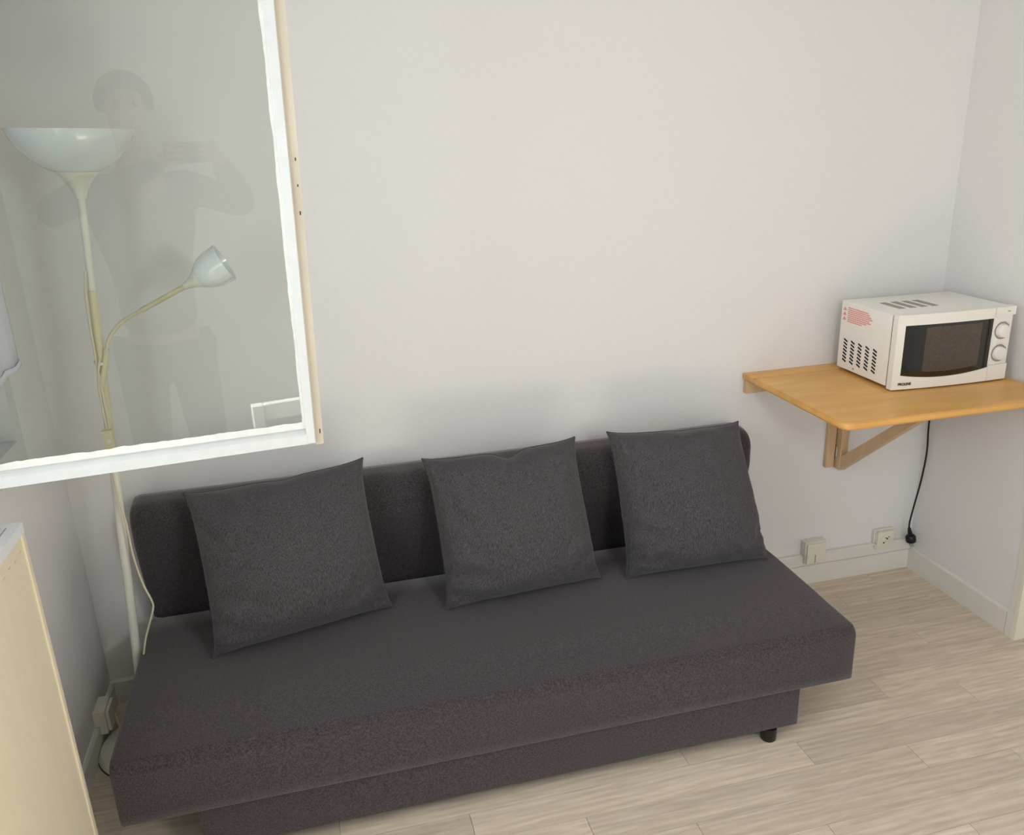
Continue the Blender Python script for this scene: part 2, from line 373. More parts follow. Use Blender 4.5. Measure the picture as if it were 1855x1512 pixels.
# ------------------------------------------------------------------ window 1: fixed frame, louvred shutter, open sash with glass
bm = bmesh.new()
y0, y1, z0, z1 = W1
fr = .035
bx(bm, XL-.06, XL+.012, y1-fr, y1+.012, z0-.035, z1+.012)
bx(bm, XL-.06, XL+.012, y0-.012, y0+fr, z0-.035, z1+.012)
bx(bm, XL-.06, XL+.012, y0+fr, y1-fr, z0-.035, z0+.03)
bx(bm, XL-.06, XL+.012, y0+fr, y1-fr, z1-fr, z1+.012)
win = struct('window_1', bm, M_SASH, 'old white window with its glazed sash swung open into the room', 'window')
sh = obj('shutter', boxm(XL-.105, XL-.075, y1-.05, y1, z0, z1), M_SASH, win)
obj('shutter_stile', boxm(XL-.105, XL-.075, y0, y0+.05, z0, z1), M_SASH, sh)
nsl = 40
slat_me = None
for k in range(nsl):
    z = z0 + .02 + (z1-z0-.03)*k/(nsl-1)
    if slat_me is None:
        q = bmesh.new(); bx(q, -.024, .024, y0+.05-(y0+y1)/2, y1-.05-(y0+y1)/2, -.003, .003)
        bmesh.ops.rotate(q, verts=q.verts[:], cent=(0, 0, 0), matrix=Matrix.Rotation(math.radians(-50), 3, 'Y'))
        slat_me = bpy.data.meshes.new('slat'); q.to_mesh(slat_me); q.free(); slat_me.materials.append(M_SASH)
    s = bpy.data.objects.new('slat', slat_me); COL.objects.link(s); s.parent = sh; s.location = (XL-.09, (y0+y1)/2, z)

# the open sash: local axes u (towards the free edge), n (towards the back wall), z
SA = math.radians(5.5); EU = Vector((math.cos(SA), math.sin(SA), 0)); EN = Vector((-math.sin(SA), math.cos(SA), 0))
SP = Vector((-2.252, -.95, 1.15)); SW = .755; SH = 1.08
lean = .019/.8
def sp(u, n, z):
    return SP + EU*(u + lean*z*max(0, 1+u/.12 if u < 0 else 1)) + EN*n + Vector((0, 0, z))
def sbox(bm, u0, u1, n0, n1, z0, z1):
    vs = [bm.verts.new(sp(u, n, z)) for z in (z0, z1) for n in (n0, n1) for u in (u0, u1)]
    for f in ((0, 2, 3, 1), (4, 5, 7, 6), (0, 1, 5, 4), (2, 6, 7, 3), (0, 4, 6, 2), (1, 3, 7, 5)):
        bm.faces.new([vs[i] for i in f])
def sprof(bm, prof, u0, u1):   # prof in (n, z), swept along u
    A = [bm.verts.new(sp(u0, n, z)) for n, z in prof]; B = [bm.verts.new(sp(u1, n, z)) for n, z in prof]
    bm.faces.new(A); bm.faces.new(B[::-1])
    for i in range(len(prof)): bm.faces.new((A[i], B[i], B[(i+1) % len(prof)], A[(i+1) % len(prof)]))
    bmesh.ops.recalc_face_normals(bm, faces=bm.faces[:])
bm = bmesh.new()
sprof(bm, [(0, 0), (0, .020), (.010, .026), (.014, .034), (.034, .034), (.034, 0)], -SW, -.017)      # bottom rail
sash = obj('sash', bm, M_SASH, win)
bm = bmesh.new(); sbox(bm, -SW, -.017, 0, .034, SH-.034, SH); obj('top_rail', bm, M_SASH, sash)
bm = bmesh.new(); sbox(bm, -.034, -.017, -.001, .034, 0, SH); bevel(bm, .0015, 1); obj('stile', bm, M_SASH, sash)
bm = bmesh.new(); sbox(bm, -SW, -SW+.034, 0, .034, .034, SH-.034); obj('stile', bm, M_SASH, sash)
bm = bmesh.new(); sbox(bm, -.0168, -.001, .007, .036, -.006, SH); obj('meeting_edge', bm, M_CREAM_EDGE, sash, label='worn cream edge of the open sash')
for zz, hh in ((.017, .012), (.022, .006), (.535, .008), (.49, .006), (.44, .01)):
    bm = bmesh.new(); sbox(bm, -.0075, -.0055, .0064, .0075, zz, zz+hh*.7); obj('screw_hole', bm, M_RUST, sash)
# putty beads, uneven
def bead(name, along, u_fix=None, z_fix=None):
    bm = bmesh.new(); N = 90; prev = None
    for i in range(N+1):
        t = i/N
        w = .007 + .0035*noise.noise(Vector((t*24, 3.1 if along == 'u' else 9.7, 0))) + .0015*noise.noise(Vector((t*70, 1, 0)))
        if along == 'u':
            u = -SW+.03 + t*(SW-.062); c = [(u, .004, .032), (u, .018, .034+w), (u, .019, .030)]
        else:
            z = .03 + t*(SH-.06); c = [(-.032, .002, z), (-.034-w*.6, .018, z), (-.03, .019, z)]
        ring = [bm.verts.new(sp(*q)) for q in c]
        if prev:
            for k in range(3): bm.faces.new((prev[k], prev[(k+1) % 3], ring[(k+1) % 3], ring[k]))
        prev = ring
    bmesh.ops.recalc_face_normals(bm, faces=bm.faces[:])
    obj(name, bm, M_PUTTY, sash)
bead('putty_bead', 'u'); bead('putty_bead', 'z')
bm = bmesh.new(); sbox(bm, -SW+.02, -.026, .019, .0225, .026, SH-.02)
obj('glass_pane', bm, M_GLASS, sash)

# window 2 (near the camera, out of the frame) and glazed door behind: frames with glass
def simple_window(name, axis, rect, pos, label, cat, mull=()):
    a0, a1, z0, z1 = rect
    bm = bmesh.new()
    def B(p0, p1, q0, q1, d=.05):
        if axis == 'x': bx(bm, pos-d/2, pos+d/2, p0, p1, q0, q1)
        else: bx(bm, p0, p1, pos-d/2, pos+d/2, q0, q1)
    B(a0, a0+.04, z0, z1); B(a1-.04, a1, z0, z1); B(a0+.04, a1-.04, z0, z0+.04); B(a0+.04, a1-.04, z1-.04, z1)
    for m_ in mull: B(m_-.03, m_+.03, z0+.04, z1-.04)
    o = struct(name, bm, M_SASH, label, cat)
    bm = bmesh.new(); B(a0+.04, a1-.04, z0+.04, z1-.04, .004); obj('glass_pane', bm, M_GLASS, o)
    return o
simple_window('window_2', 'x', W2, XL-.09, 'white framed window in the left wall nearer the viewer', 'window')
simple_window('door_1', 'y', D, YB-.06, 'white framed glazed door behind the photographer', 'door', mull=((D[0]+D[1])/2,))

# curtain at the far side of window 1: pleated cloth hanging from a slim rod
bm = bmesh.new(); NY, NZ = 60, 14; g = []
cyA, cyB = -.72, -.335; czB, czT = 1.222, 2.30
for k in range(NZ+1):
    row = []
    for i in range(NY+1):
        t = i/NY; y = cyA + (cyB-cyA)*t
        x = -2.955 + .002*math.sin(t*24) + .0006*math.sin(t*61+k*.3)
        z = czB + (czT-czB)*k/NZ + (.002*math.sin(t*20) if k == 0 else 0)
        row.append(bm.verts.new((x, y, z)))
    g.append(row)
for k in range(NZ):
    for i in range(NY): bm.faces.new((g[k][i], g[k][i+1], g[k+1][i+1], g[k+1][i]))
cur = thing('curtain', 'sheer white curtain hanging beside the floor lamp at the left window', 'curtain', (-2.955, -.5, czB))
oc = obj('cloth', bm, M_CURT, cur, sm=60)
md = oc.modifiers.new('thickness', 'SOLIDIFY'); md.thickness = .0015
bm = bmesh.new(); g = []
for k in range(2):
    row = []
    for i in range(NY+1):
        t = i/NY; y = cyA + (cyB+.004-cyA)*t
        row.append(bm.verts.new((-2.9525 + .002*math.sin(t*24) + .0006*math.sin(t*61), y, czB-.004 + .002*math.sin(t*20) + k*.016)))
    g.append(row)
for i in range(NY): bm.faces.new((g[0][i], g[0][i+1], g[1][i+1], g[1][i]))
oc = obj('hem', bm, M_CURT, cur, sm=60); md = oc.modifiers.new('thickness', 'SOLIDIFY'); md.thickness = .0015
bm = bmesh.new(); tube(bm, [(-2.955, -1.1, 2.305), (-2.955, -.2, 2.305)], .007)
for y in (-1.05, -.25): tube(bm, [(-2.955, y, 2.305), (XL, y, 2.305)], .005)
tag(obj('curtain_rod', bm, M_LAMPW), 'slim white curtain rod above the left window', 'rod')

# ------------------------------------------------------------------ narrow cabinet under the window
ca = onz(40, 945, 1.0); CX, CYF, CZ = ca.x, ca.y, 1.0; CYN = -1.28
cab = thing('narrow_cabinet', 'narrow cream veneered cabinet with white rimmed top against the left wall', 'cabinet', (-2.94, -1.04, 0))
obj('body', boxm(XL+.014, CX-.004, CYN, CYF-.002, .0, CZ-.022, .002, 1), M_CABF, cab)
obj('edge_band', boxm(CX-.006, CX-.0005, CYF-.016, CYF, .0, CZ-.022, .001, 1), M_CABF, cab)
bm = bmesh.new()
bx(bm, CX-.022, CX, CYN, CYF, CZ-.022, CZ); bx(bm, XL+.014, XL+.03, CYN, CYF, CZ-.022, CZ)
bx(bm, XL+.03, CX-.022, CYF-.016, CYF, CZ-.022, CZ); bx(bm, XL+.03, CX-.022, CYN, CYN+.016, CZ-.022, CZ)
top = obj('top_rim', bm, M_CABT, cab)
bm = bmesh.new(); bx(bm, CX-.0255, CX-.0225, CYN+.017, CYF-.018, CZ-.022, CZ-.002); obj('groove', bm, M_GREY, top)
bm = bmesh.new(); bx(bm, CX-.031, CX-.026, CYN+.017, CYF-.022, CZ-.022, CZ-.001); bx(bm, XL+.03, CX-.031, CYF-.03, CYF-.022, CZ-.022, CZ-.001)
obj('inner_frame', bm, M_CABT, top)
obj('recess', boxm(XL+.03, CX-.0312, CYN+.017, CYF-.0302, CZ-.0215, CZ-.012), M_BLACK, top, label='dark recessed opening in the top')
for k in range(5):
    y = CYF - .03 - k*.035
    bm = bmesh.new(); bx(bm, CX-.0045, CX-.0035, y-.012, y, CZ-.052-.004*(k % 2), CZ-.049-.004*(k % 2)); obj('scuff', bm, M_CABLE, cab)

# ------------------------------------------------------------------ sofa
SX0, SX1, SYF, SZ, SZB = -2.828, -.828, -.782, .345, .172
sofa = thing('sofa_bed', 'long armless charcoal fabric sofa bed with flat seat and low back', 'sofa', ((SX0+SX1)/2, -.42, 0), -.0042)
def grid_box(x0, x1, prof, nx, endr=.02):
    """closed profile (y,z) swept along x with softly rounded ends"""
    bm = bmesh.new(); n = len(prof); cyy = sum(p[0] for p in prof)/n; czz = sum(p[1] for p in prof)/n; rings = []
    xs = [(x0, 1-endr*.9/.1*.1), (x0+endr*.3, 1-endr*.3)] + [(x0+endr + (x1-x0-2*endr)*i/nx, 1) for i in range(nx+1)] + [(x1-endr*.3, 1-endr*.3), (x1, 1-endr*.9)]
    for x, s in xs:
        ring = []
        for (y, z) in prof:
            dy, dz = y-cyy, z-czz; L = math.hypot(dy, dz); off = (1-s)*.55
            k = max(0, (L-off)/L); ring.append(bm.verts.new((x, cyy+dy*k, czz+dz*k)))
        rings.append(ring)
    for a, b in zip(rings, rings[1:]):
        for i in range(n): bm.faces.new((a[i], b[i], b[(i+1) % n], a[(i+1) % n]))
    bm.faces.new(rings[0]); bm.faces.new(rings[-1][::-1])
    bmesh.ops.recalc_face_normals(bm, faces=bm.faces[:]); return bm
def arc(cy, cz, r, a0, a1, n):
    return [(cy + r*math.cos(math.radians(a0+(a1-a0)*i/n)), cz + r*math.sin(math.radians(a0+(a1-a0)*i/n))) for i in range(n+1)]
# seat: from the front bottom up over a soft front edge to the back
rr = .032
prof = [(SYF+.003, SZB), (SYF, SZB+.004), (SYF, SZB+.03)] + [(SYF, SZB+.06)] + arc(SYF+rr, SZ-rr, rr, 180, 95, 8) + \
       [(SYF+.15, SZ+.002), (-.55, SZ+.004), (-.35, SZ+.004), (-.2, SZ+.001), (-.105, SZ-.004), (-.09, SZ-.02), (-.09, SZB)]
ob = obj('seat', grid_box(SX0, SX1, prof, 40, .007), M_SOFA, sofa, sm=50)
bp_ = [(-.072, .322), (-.098, .42), (-.128, .52), (-.152, .60), (-.153, .650)] + arc(-.092, .668, .060, 170, 95, 7) + [(-.06, .730), (-.036, .729), (-.020, .715), (-.016, .69), (-.016, .322)]
obj('backrest', grid_box(SX0, SX1, bp_, 40, .022), M_SOFA, sofa, sm=50)
obj('base_box', boxm(-2.655, -.992, -.774, -.10, .044, SZB-.0005, .006, 2), M_SOFA, sofa, sm=50)
def legm(x, y):
    bm = bmesh.new(); lathe(bm, [(0, 0), (.020, 0), (.0225, .003), (.0235, .0443), (0, .0443)], (x, y, 0), seg=24); return bm
for x, y in ((-1.075, -.757), (-2.57, -.757), (-1.075, -.16), (-2.57, -.16)):
    obj('leg', legm(x, y), M_BLACK, sofa, sm=40)

# ------------------------------------------------------------------ cushions
def cushion(px_bl, px_br, px_tl, px_tr, label, seed, ytop=(-.20, -.20), dip=0.0, zb=.352, ear=(1, 1, 1, 1)):
    BL, BR = onz(*px_bl, zb), onz(*px_br, zb); TL, TR = ony(*px_tl, ytop[0]), ony(*px_tr, ytop[1])
    ctr = (BL+BR+TL+TR)/4
    nrm = ((BR-BL)+(TR-TL)).cross((TL-BL)+(TR-BR)).normalized()   # towards the camera
    if nrm.y > 0: nrm = -nrm
    base = Vector((ctr.x, (BL.y+BR.y)/2, SZ+.002))
    root = thing('throw_cushion', label, 'cushion', base, 0, 'charcoal cushions on the sofa bed')
    N = 56
    rs_ = random.Random(int(seed*10)); creases = []
    for k in range(5): va = -.75+.22*k+rs_.uniform(-.06, .06); creases.append((-.97, va, -.97+rs_.uniform(.25, .55), va+rs_.uniform(-.12, .16), rs_.uniform(.008, .016), .035))
    for k in range(3): va = -.9+.16*k; creases.append((.97, va, .97-rs_.uniform(.15, .4), va+rs_.uniform(.05, .2), rs_.uniform(.008, .015), .035))
    for k in range(2): ua = rs_.uniform(-.8, .8); creases.append((ua, .97, ua+rs_.uniform(-.15, .15), .97-rs_.uniform(.15, .35), .010, .04))
    def surf(u, v, side):
        # u,v in -1..1 ; outline pulled in between the corner ears
        cu = 1 - (.048*(1-abs(v)**6) + .022*(1-v*v))*abs(u)**4
        cv = 1 - (.042*(1-abs(u)**6) + .014*(1-u*u))*abs(v)**4
        uu, vv = u*cu, v*cv
        if v > 0: vv -= dip*math.exp(-((u-.08)/.15)**2)*max(0, v)**3
        s, t = (uu+1)/2, (vv+1)/2
        P = BL*(1-s)*(1-t) + BR*s*(1-t) + TL*(1-s)*t + TR*s*t
        e = max(0, (1-u*u))*max(0, (1-v*v))
        th = e**.37
        bul = (.118 if side > 0 else .060)*th
        sag = 1 + .22*(-v)*(1-v*v)
        w = .0
        rad = max(abs(u), abs(v))
        edge = max(0, rad-.35)/.65
        cr = (abs(u)*abs(v))
        w += .010*edge*(1-rad**6)*math.sin(9*math.atan2(v, u)*2 + 4*noise.noise(Vector((u*2, v*2, seed))))*(.4+.8*abs(noise.noise(Vector((u*3, v*3, seed+11)))))
        w += .034*cr*(1-rad**8)*noise.noise(Vector((u*5, v*5, seed+3)))
        w += .016*th*noise.noise(Vector((u*2.3, v*2.3, seed+7)))
        if u < -.25: w += .010*th*math.sin(v*17+u*6+seed)*min(1, (-.25-u)*2.5)*(1 if v < .2 else .2)
        if u > .45 and v < -.3: w += .008*th*math.sin((u-v)*14+seed)
        for (ua, va, ub, vb, dp, wd) in creases:
            du, dv = ub-ua, vb-va; LL = du*du+dv*dv
            k_ = max(0, min(1, ((u-ua)*du+(v-va)*dv)/LL)); dd = math.hypot(u-ua-k_*du, v-va-k_*dv)
            w -= dp*math.exp(-(dd/wd)**2)*(1-.7*k_)*min(1, th*2.5)
        return P + nrm*side*(bul*sag + (w if side > 0 else w*.5))
    bm = bmesh.new(); G = {}
    def q(i):
        t = i/N*2-1
        return math.copysign(abs(math.sin(t*PI/2))**.9, t)
    for side in (1, -1):
        for i in range(N+1):
            for j in range(N+1):
                if side < 0 and (i in (0, N) or j in (0, N)): G[side, i, j] = G[1, i, j]; continue
                p = surf(q(i), q(j), side)
                p.z = max(p.z, SZ+.0065)
                G[side, i, j] = bm.verts.new(p)
    for side in (1, -1):
        for i in range(N):
            for j in range(N):
                f = [G[side, i, j], G[side, i+1, j], G[side, i+1, j+1], G[side, i, j+1]]
                bm.faces.new(f if side > 0 else f[::-1])
    bmesh.ops.recalc_face_normals(bm, faces=bm.faces[:])
    obj('cover', bm, M_CUSH, root, sm=180)
    # seam cord round the edge
    pts = []
    for a, b, s in ((0, 0, 0), (1, 0, 1), (1, 1, 2), (0, 1, 3)):
        for k in range(N):
            i, j = {0: (k, 0), 1: (N, k), 2: (N-k, N), 3: (0, N-k)}[s]
            p = surf(q(i), q(j), 1); p.z = max(p.z, SZ+.0065); pts.append(p)
    pts.append(pts[0])
    bm = bmesh.new(); tube(bm, pts, .0024, 6, cap=False); obj('seam', bm, M_CUSH, root, sm=180)
    return root
cushion((386, 1192), (712, 1098), (331, 893), (657, 829), 'charcoal cushion at the lamp end of the sofa', 1.3, (-.215, -.215), .03)
cushion((808, 1104), (1089, 1046), (764, 831), (1041, 791), 'charcoal cushion with a dented top between the other two cushions', 5.1, (-.215, -.215), .10)
cushion((1134, 1048), (1391, 1012), (1099, 782), (1337, 763), 'charcoal cushion at the table end of the sofa', 9.4, (-.205, -.205), .015)

# ------------------------------------------------------------------ wall-mounted folding table
TZ = .896; TT = .019; TX0, TX1, TY = -.795, -.016, -.59
tab = thing('wall_table', 'honey birch drop-leaf wall table carrying the white microwave', 'table', ((TX0+TX1)/2, 0, TZ))
HY = -.078
def rounded(x0, x1, y0, y1, r, n=6):   # y0<y1 ; round only the two corners at y0
    p = [(x1, y1), (x0, y1)]
    p += [(x0+r - r*math.cos(PI/2*i/n), y0+r - r*math.sin(PI/2*i/n)) for i in range(n+1)]
    p += [(x1-r + r*math.sin(PI/2*i/n), y0+r - r*math.cos(PI/2*i/n)) for i in range(n+1)]
    return p
bm = bmesh.new(); prism(bm, rounded(TX0, TX1, TY, HY-.0022, .035), TZ-TT, TZ, 'z')
bmesh.ops.bevel(bm, geom=[e for e in bm.edges if abs(e.verts[0].co.z-e.verts[1].co.z) < 1e-6], offset=.003, segments=2, affect='EDGES')
obj('leaf', bm, M_BIRCH, tab, sm=35)
bm = bmesh.new(); prism(bm, rounded(TX0+.004, TX1-.004, TY+.004, HY-.004, .033), TZ-TT-.004, TZ-TT+.001, 'z'); obj('leaf_edge', bm, M_BIRCHE, tab, sm=35)
obj('fixed_strip', boxm(TX0, TX1, HY+.0022, -.0005, TZ-TT, TZ, .003, 2), M_BIRCH, tab, sm=35)
obj('wall_rail', boxm(TX0+.005, TX1-.005, -.026, -.0005, TZ-TT-.052, TZ-TT-.0002, .002, 1), M_BIRCHL, tab)
BZ = .487
obj('wall_board', boxm(-.437, -.402, -.020, -.0005, BZ+.006, TZ-TT-.053, .002, 1), M_BIRCHL, tab)
br = obj('bracket_post', boxm(-.398, -.366, -.047, -.003, BZ, TZ-TT-.054, .003, 1), M_BIRCHL, tab)
obj('bracket_arm', boxm(-.397, -.367, -.470, -.048, TZ-TT-.043, TZ-TT-.005, .003, 1), M_BIRCHL, br)
bm = bmesh.new(); prism(bm, [(-.044, BZ+.002), (-.046, BZ+.056), (-.405, TZ-TT-.044), (-.455, TZ-TT-.044)], -.395, -.369, 'x'); obj('bracket_brace', bm, M_BIRCHL, br)
for z in (BZ+.05, BZ+.26):
    bm = bmesh.new(); tube(bm, [(-.400, -.024, z), (-.400, -.024, z+.04)], .004, 8); obj('hinge', bm, M_METAL, br)

# ------------------------------------------------------------------ microwave
MWW, MWD, MWH = .425, .285, .236
mw = thing('microwave_oven', 'white compact microwave oven with two dials on the birch wall table', 'microwave', (-.258, -.215, TZ+.0005), math.radians(-1.6))
x0, x1, yb, yf = -MWW/2, MWW/2, .14, -.13        # body; door and panel in front of yf
F0, F1 = .011, .011+MWH
def ml(name, bm, m, par=mw, **k): return obj(name, bm, m, par, local=True, **k)
body = ml('body', boxm(x0, x1, yf, yb, F0, F1-.002, .004, 2), M_MW, sm=35)
for fx in (-.17, .17):
    for fy in (-.1, .11):
        bm = bmesh.new(); lathe(bm, [(0, 0), (.013, 0), (.015, .0105), (0, .0105)], (fx, fy, 0), seg=16); ml('foot', bm, M_BLACK)
ml('gap', boxm(x0+.003, x1-.003, yf-.006, yf+.001, F0+.0, F1-.004), M_BLACK)
XD = x1 - .078                                    # split between the door and the control panel
def yfront(x): return yf - .030 - .010*(1-((x-0)/(MWW/2))**2)
def front_panel(xa, xb, za, zb, y_in, thick_y, n=18, holes=None):
    pass
# door frame: bowed outer plate with a window hole; bottom of the hole bows down
HX0, HX1, HZ1 = x0+.027, XD-.002, F1-.034
def hz0(x):
    t = (x-(HX0+HX1)/2)/((HX1-HX0)/2); return F0+.040 - .014*(1-t*t) + .006*(t > 9)
def plate(bm, xa, xb, fz0, fz1, n=20, y_back=yf-.006, yoff=0.0):
    V = []
    for i in range(n+1):
        x = xa + (xb-xa)*i/n; y = yfront(x)+yoff; a, b = fz0(x), fz1(x)
        V.append([bm.verts.new(c) for c in ((x, y, a), (x, y, b), (x, y_back, b), (x, y_back, a))])
    for p, q_ in zip(V, V[1:]):
        for k in range(4): bm.faces.new((p[k], p[(k+1) % 4], q_[(k+1) % 4], q_[k]))
    bm.faces.new(V[0]); bm.faces.new(V[-1][::-1])
bm = bmesh.new()
c = lambda v: (lambda x: v)
plate(bm, x0, XD, c(HZ1), c(F1)); plate(bm, x0, XD, c(F0-.006), hz0)
plate(bm, x0, HX0, hz0, c(HZ1), 4)
bmesh.ops.remove_doubles(bm, verts=bm.verts[:], dist=1e-5); bmesh.ops.recalc_face_normals(bm, faces=bm.faces[:])
door = ml('door', bm, M_MWP, sm=30)
bm = bmesh.new(); plate(bm, HX0, HX1+.002, hz0, c(HZ1), 20, yf-.008, .0035); bmesh.ops.recalc_face_normals(bm, faces=bm.faces[:])
dg = ml('door_glass', bm, M_DARKG, door, sm=30)
bm = bmesh.new(); plate(bm, HX0+.075, HX1-.040, lambda x: hz0(x)+.018, c(HZ1-.010), 14, yf-.02, .0031); bmesh.ops.recalc_face_normals(bm, faces=bm.faces[:])
ml('door_screen', bm, M_MESHG, dg, sm=30)
bm = bmesh.new(); plate(bm, XD+.0012, x1, c(F0+.046), c(F1-.028), 8, yf-.006, .006); bmesh.ops.recalc_face_normals(bm, faces=bm.faces[:])
cp = ml('control_panel', bm, M_MWP, sm=30)
bm = bmesh.new(); plate(bm, XD+.0012, x1+.003, c(F1-.0275), c(F1), 8, yf-.006, -.001); bmesh.ops.recalc_face_normals(bm, faces=bm.faces[:]); ml('panel_cap', bm, M_MWP, cp, sm=30)
bm = bmesh.new(); plate(bm, XD+.0012, x1, c(F0-.006), c(F0+.0455), 8, yf-.006, 0); bmesh.ops.recalc_face_normals(bm, faces=bm.faces[:]); ml('door_button', bm, M_MWP, cp, sm=30)
kx = (XD+x1)/2 + .001
for kz in (F0+.158, F0+.083):
    yk = yfront(kx)+.006
    bm = bmesh.new(); lathe(bm, [(.0240, .0025), (.0282, .0025), (.0286, .002), (.0286, -.002), (.0240, -.002)], (kx, yk, kz), (0, -1, 0), 36)
    ml('dial_scale', bm, M_GLYPH, cp)
    bm = bmesh.new(); lathe(bm, [(0, .016), (.011, .0165), (.0195, .015), (.0215, .012), (.0235, .001), (0, .001)], (kx, yk, kz), (0, -1, 0), 36)
    kn = ml('dial', bm, M_KNOB, cp, sm=40)
    for a in range(8):
        an = math.radians(-130 + a*37)
        q_ = boxm(-.0007, .0007, -.0012, 0, .029, .0315); bmesh.ops.rotate(q_, verts=q_.verts[:], cent=(0, 0, 0), matrix=Matrix.Rotation(an, 3, 'Y')); bmesh.ops.translate(q_, verts=q_.verts[:], vec=(kx, yk+.0002, kz)); ml('dial_tick', q_, M_GLYPH, kn)
# lettering
def text(name, s, size, loc, rot, m, par, bold=.0):
    cu = bpy.data.curves.new(name, 'FONT'); cu.body = s; cu.size = size; cu.extrude = .0002; cu.offset = bold; cu.align_x = 'LEFT'
    t = bpy.data.objects.new(name, cu); COL.objects.link(t)
    dg_ = bpy.context.evaluated_depsgraph_get(); me = bpy.data.meshes.new_from_object(t.evaluated_get(dg_)); bpy.data.objects.remove(t)
    me.materials.clear(); me.materials.append(m)
    o = bpy.data.objects.new(name, me); COL.objects.link(o); o.parent = par; o.location = loc; o.rotation_euler = rot; return o
text('brand_lettering', 'PROLINE', .0115, (x0+.020, yfront(x0+.045)-.0012, F0+.0085), (PI/2, 0, -.075), M_BLK, door, .0004)
text('panel_lettering', 'M20', .006, (kx+.006, yfront(kx+.015)-.0025, F1-.016), (PI/2, 0, 0), M_GLYPH, cp)
# louvres on the left side, slanted; four slot fields on the top
for ci in range(5):
    for k in range(7):
        yy = yb - .040 - ci*.0405; zz = F0+.030 + k*.0118
        q_ = boxm(-.0008, .0004, -.0105, .0105, -.0029, .0029); bmesh.ops.rotate(q_, verts=q_.verts[:], cent=(0, 0, 0), matrix=Matrix.Rotation(math.radians(18), 3, 'X'))
        bmesh.ops.translate(q_, verts=q_.verts[:], vec=(x0, yy, zz)); ml('side_slot', q_, M_BLK, body)
for ci in range(4):
    xx = x0 + .075 + ci*.041
    ml('top_vent', boxm(xx, xx+.024, -.06, .045, F1-.003, F1-.0012), M_GREY, body)
bm = bmesh.new(); lathe(bm, [(0, .001), (.003, .001), (.0035, 0)], (x0, .045, F0+.012), (-1, 0, 0), 12); ml('screw', bm, M_GLYPH, body)
# faded red warning print: symbols on the left, seven short lines of text
def red(ya, yb_, za, zb): 
    bm = bmesh.new(); bx(bm, x0-.0004, x0+.0002, min(ya, yb_), max(ya, yb_), za, zb); return bm
zt_ = F1-.020
for k, (wl, gap) in enumerate(((.112, 0), (.118, 0), (.128, 0), (.136, 0), (.120, 0), (.128, 0), (.104, 0), (.080, 0))):
    y_ = yb - .038
    yend = y_ - wl
    bm = bmesh.new(); rnd = random.Random(k)
    while y_ > yend:
        wlen = rnd.uniform(.005, .013)
        a_ = max(yend, y_-wlen)
        bx(bm, x0-.0004, x0+.0002, a_, y_, zt_-k*.0066-.0044, zt_-k*.0066); y_ = a_-.0016
    ml('warning_print', bm, M_RED, body)
for k in range(3):
    bm = bmesh.new()
    z = zt_-.002-k*.0165
    prism(bm, [(yb-.010, z-.012), (yb-.031, z-.012), (yb-.0205, z+.001)], x0-.0004, x0+.0002, 'x'); ml('warning_symbol', bm, M_RED, body)

# power cord: from behind the oven, down past the table's right end to a hanging plug
cord = thing('power_cord', 'black power cord hanging below the wall table with its plug loose', 'cord', (-.02, -.03, .12))
C = [(-.12, -.055, 1.0), (-.09, -.035, .96), (-.03, -.035, TZ+.012), (-.0095, -.033, TZ+.006), (-.0075, -.033, TZ-.03), (-.008, -.034, .80), ony(1683, 766, -.036), ony(1679, 818, -.036), ony(1669, 868, -.036), ony(1656, 915, -.038), ony(1648, 945, -.040), ony(1647, 958, -.042)]
bm = bmesh.new(); tube(bm, catmull(C, 6), .0036, 8); obj('cable', bm, M_BLACK, cord, sm=60)
p1 = ony(1647, 956, -.042); p2 = ony(1649, 968, -.044); p3 = ony(1650, 984, -.045)
bm = bmesh.new(); tube(bm, [p1, p1.lerp(p2, .5), p2], [.0055, .008, .009], 12); 
pl = obj('strain_relief', bm, M_BLACK, cord, sm=60)
bm = bmesh.new(); ax = Vector((.12, -.12, -1)); lathe(bm, [(0, 0), (.012, .002), (.019, .010), (.0195, .028), (.0175, .034), (0, .034)], p2 + Vector((0, 0, .003)), ax, 24)
pg = obj('plug', bm, M_BLACK, cord, sm=40)
tip = p2 + Vector((0, 0, .003)) + ax.normalized()*.033; uu, vv = frame_of(ax)
for s in (-1, 1):
    bm = bmesh.new(); tube(bm, [tip + uu*s*.0095, tip + uu*s*.0095 + ax.normalized()*.018], .0024, 10); obj('plug_pin', bm, M_METAL, pg, sm=40)

# ------------------------------------------------------------------ switch box and sockets
sw = thing('switch_box', 'cream switch box with a flap cover on the trunking by the sofa', 'switch', (-.455, 0, .10))
obj('box', boxm(-.502, -.412, -.034, -.0005, .1345, .196, .003, 2), M_TRIM, sw, sm=35)
obj('lower_skirt', boxm(-.500, -.414, -.034, -.0195, .104, .1343, .002, 1), M_TRIM, sw, sm=35)
fl = obj('flap', boxm(-.497, -.417, -.043, -.0345, .108, .190, .003, 2), M_SOCK, sw, sm=35)
obj('flap_groove', boxm(-.464, -.460, -.0436, -.0425, .110, .143), M_GLYPH, fl)
so = thing('wall_socket', 'white round-well wall socket on the trunking beside the hanging plug', 'socket', (-.145, 0, .10))
obj('back_plate', boxm(-.184, -.098, -.014, -.0005, .1345, .192, .004, 2), M_TRIM, so, sm=35)
obj('lower_plate', boxm(-.184, -.098, -.026, -.0195, .112, .1343, .003, 1), M_TRIM, so, sm=35)
fp = obj('face_plate', boxm(-.178, -.104, -.030, -.0143, .1135, .187, .004, 2), M_SOCK, so, sm=35)
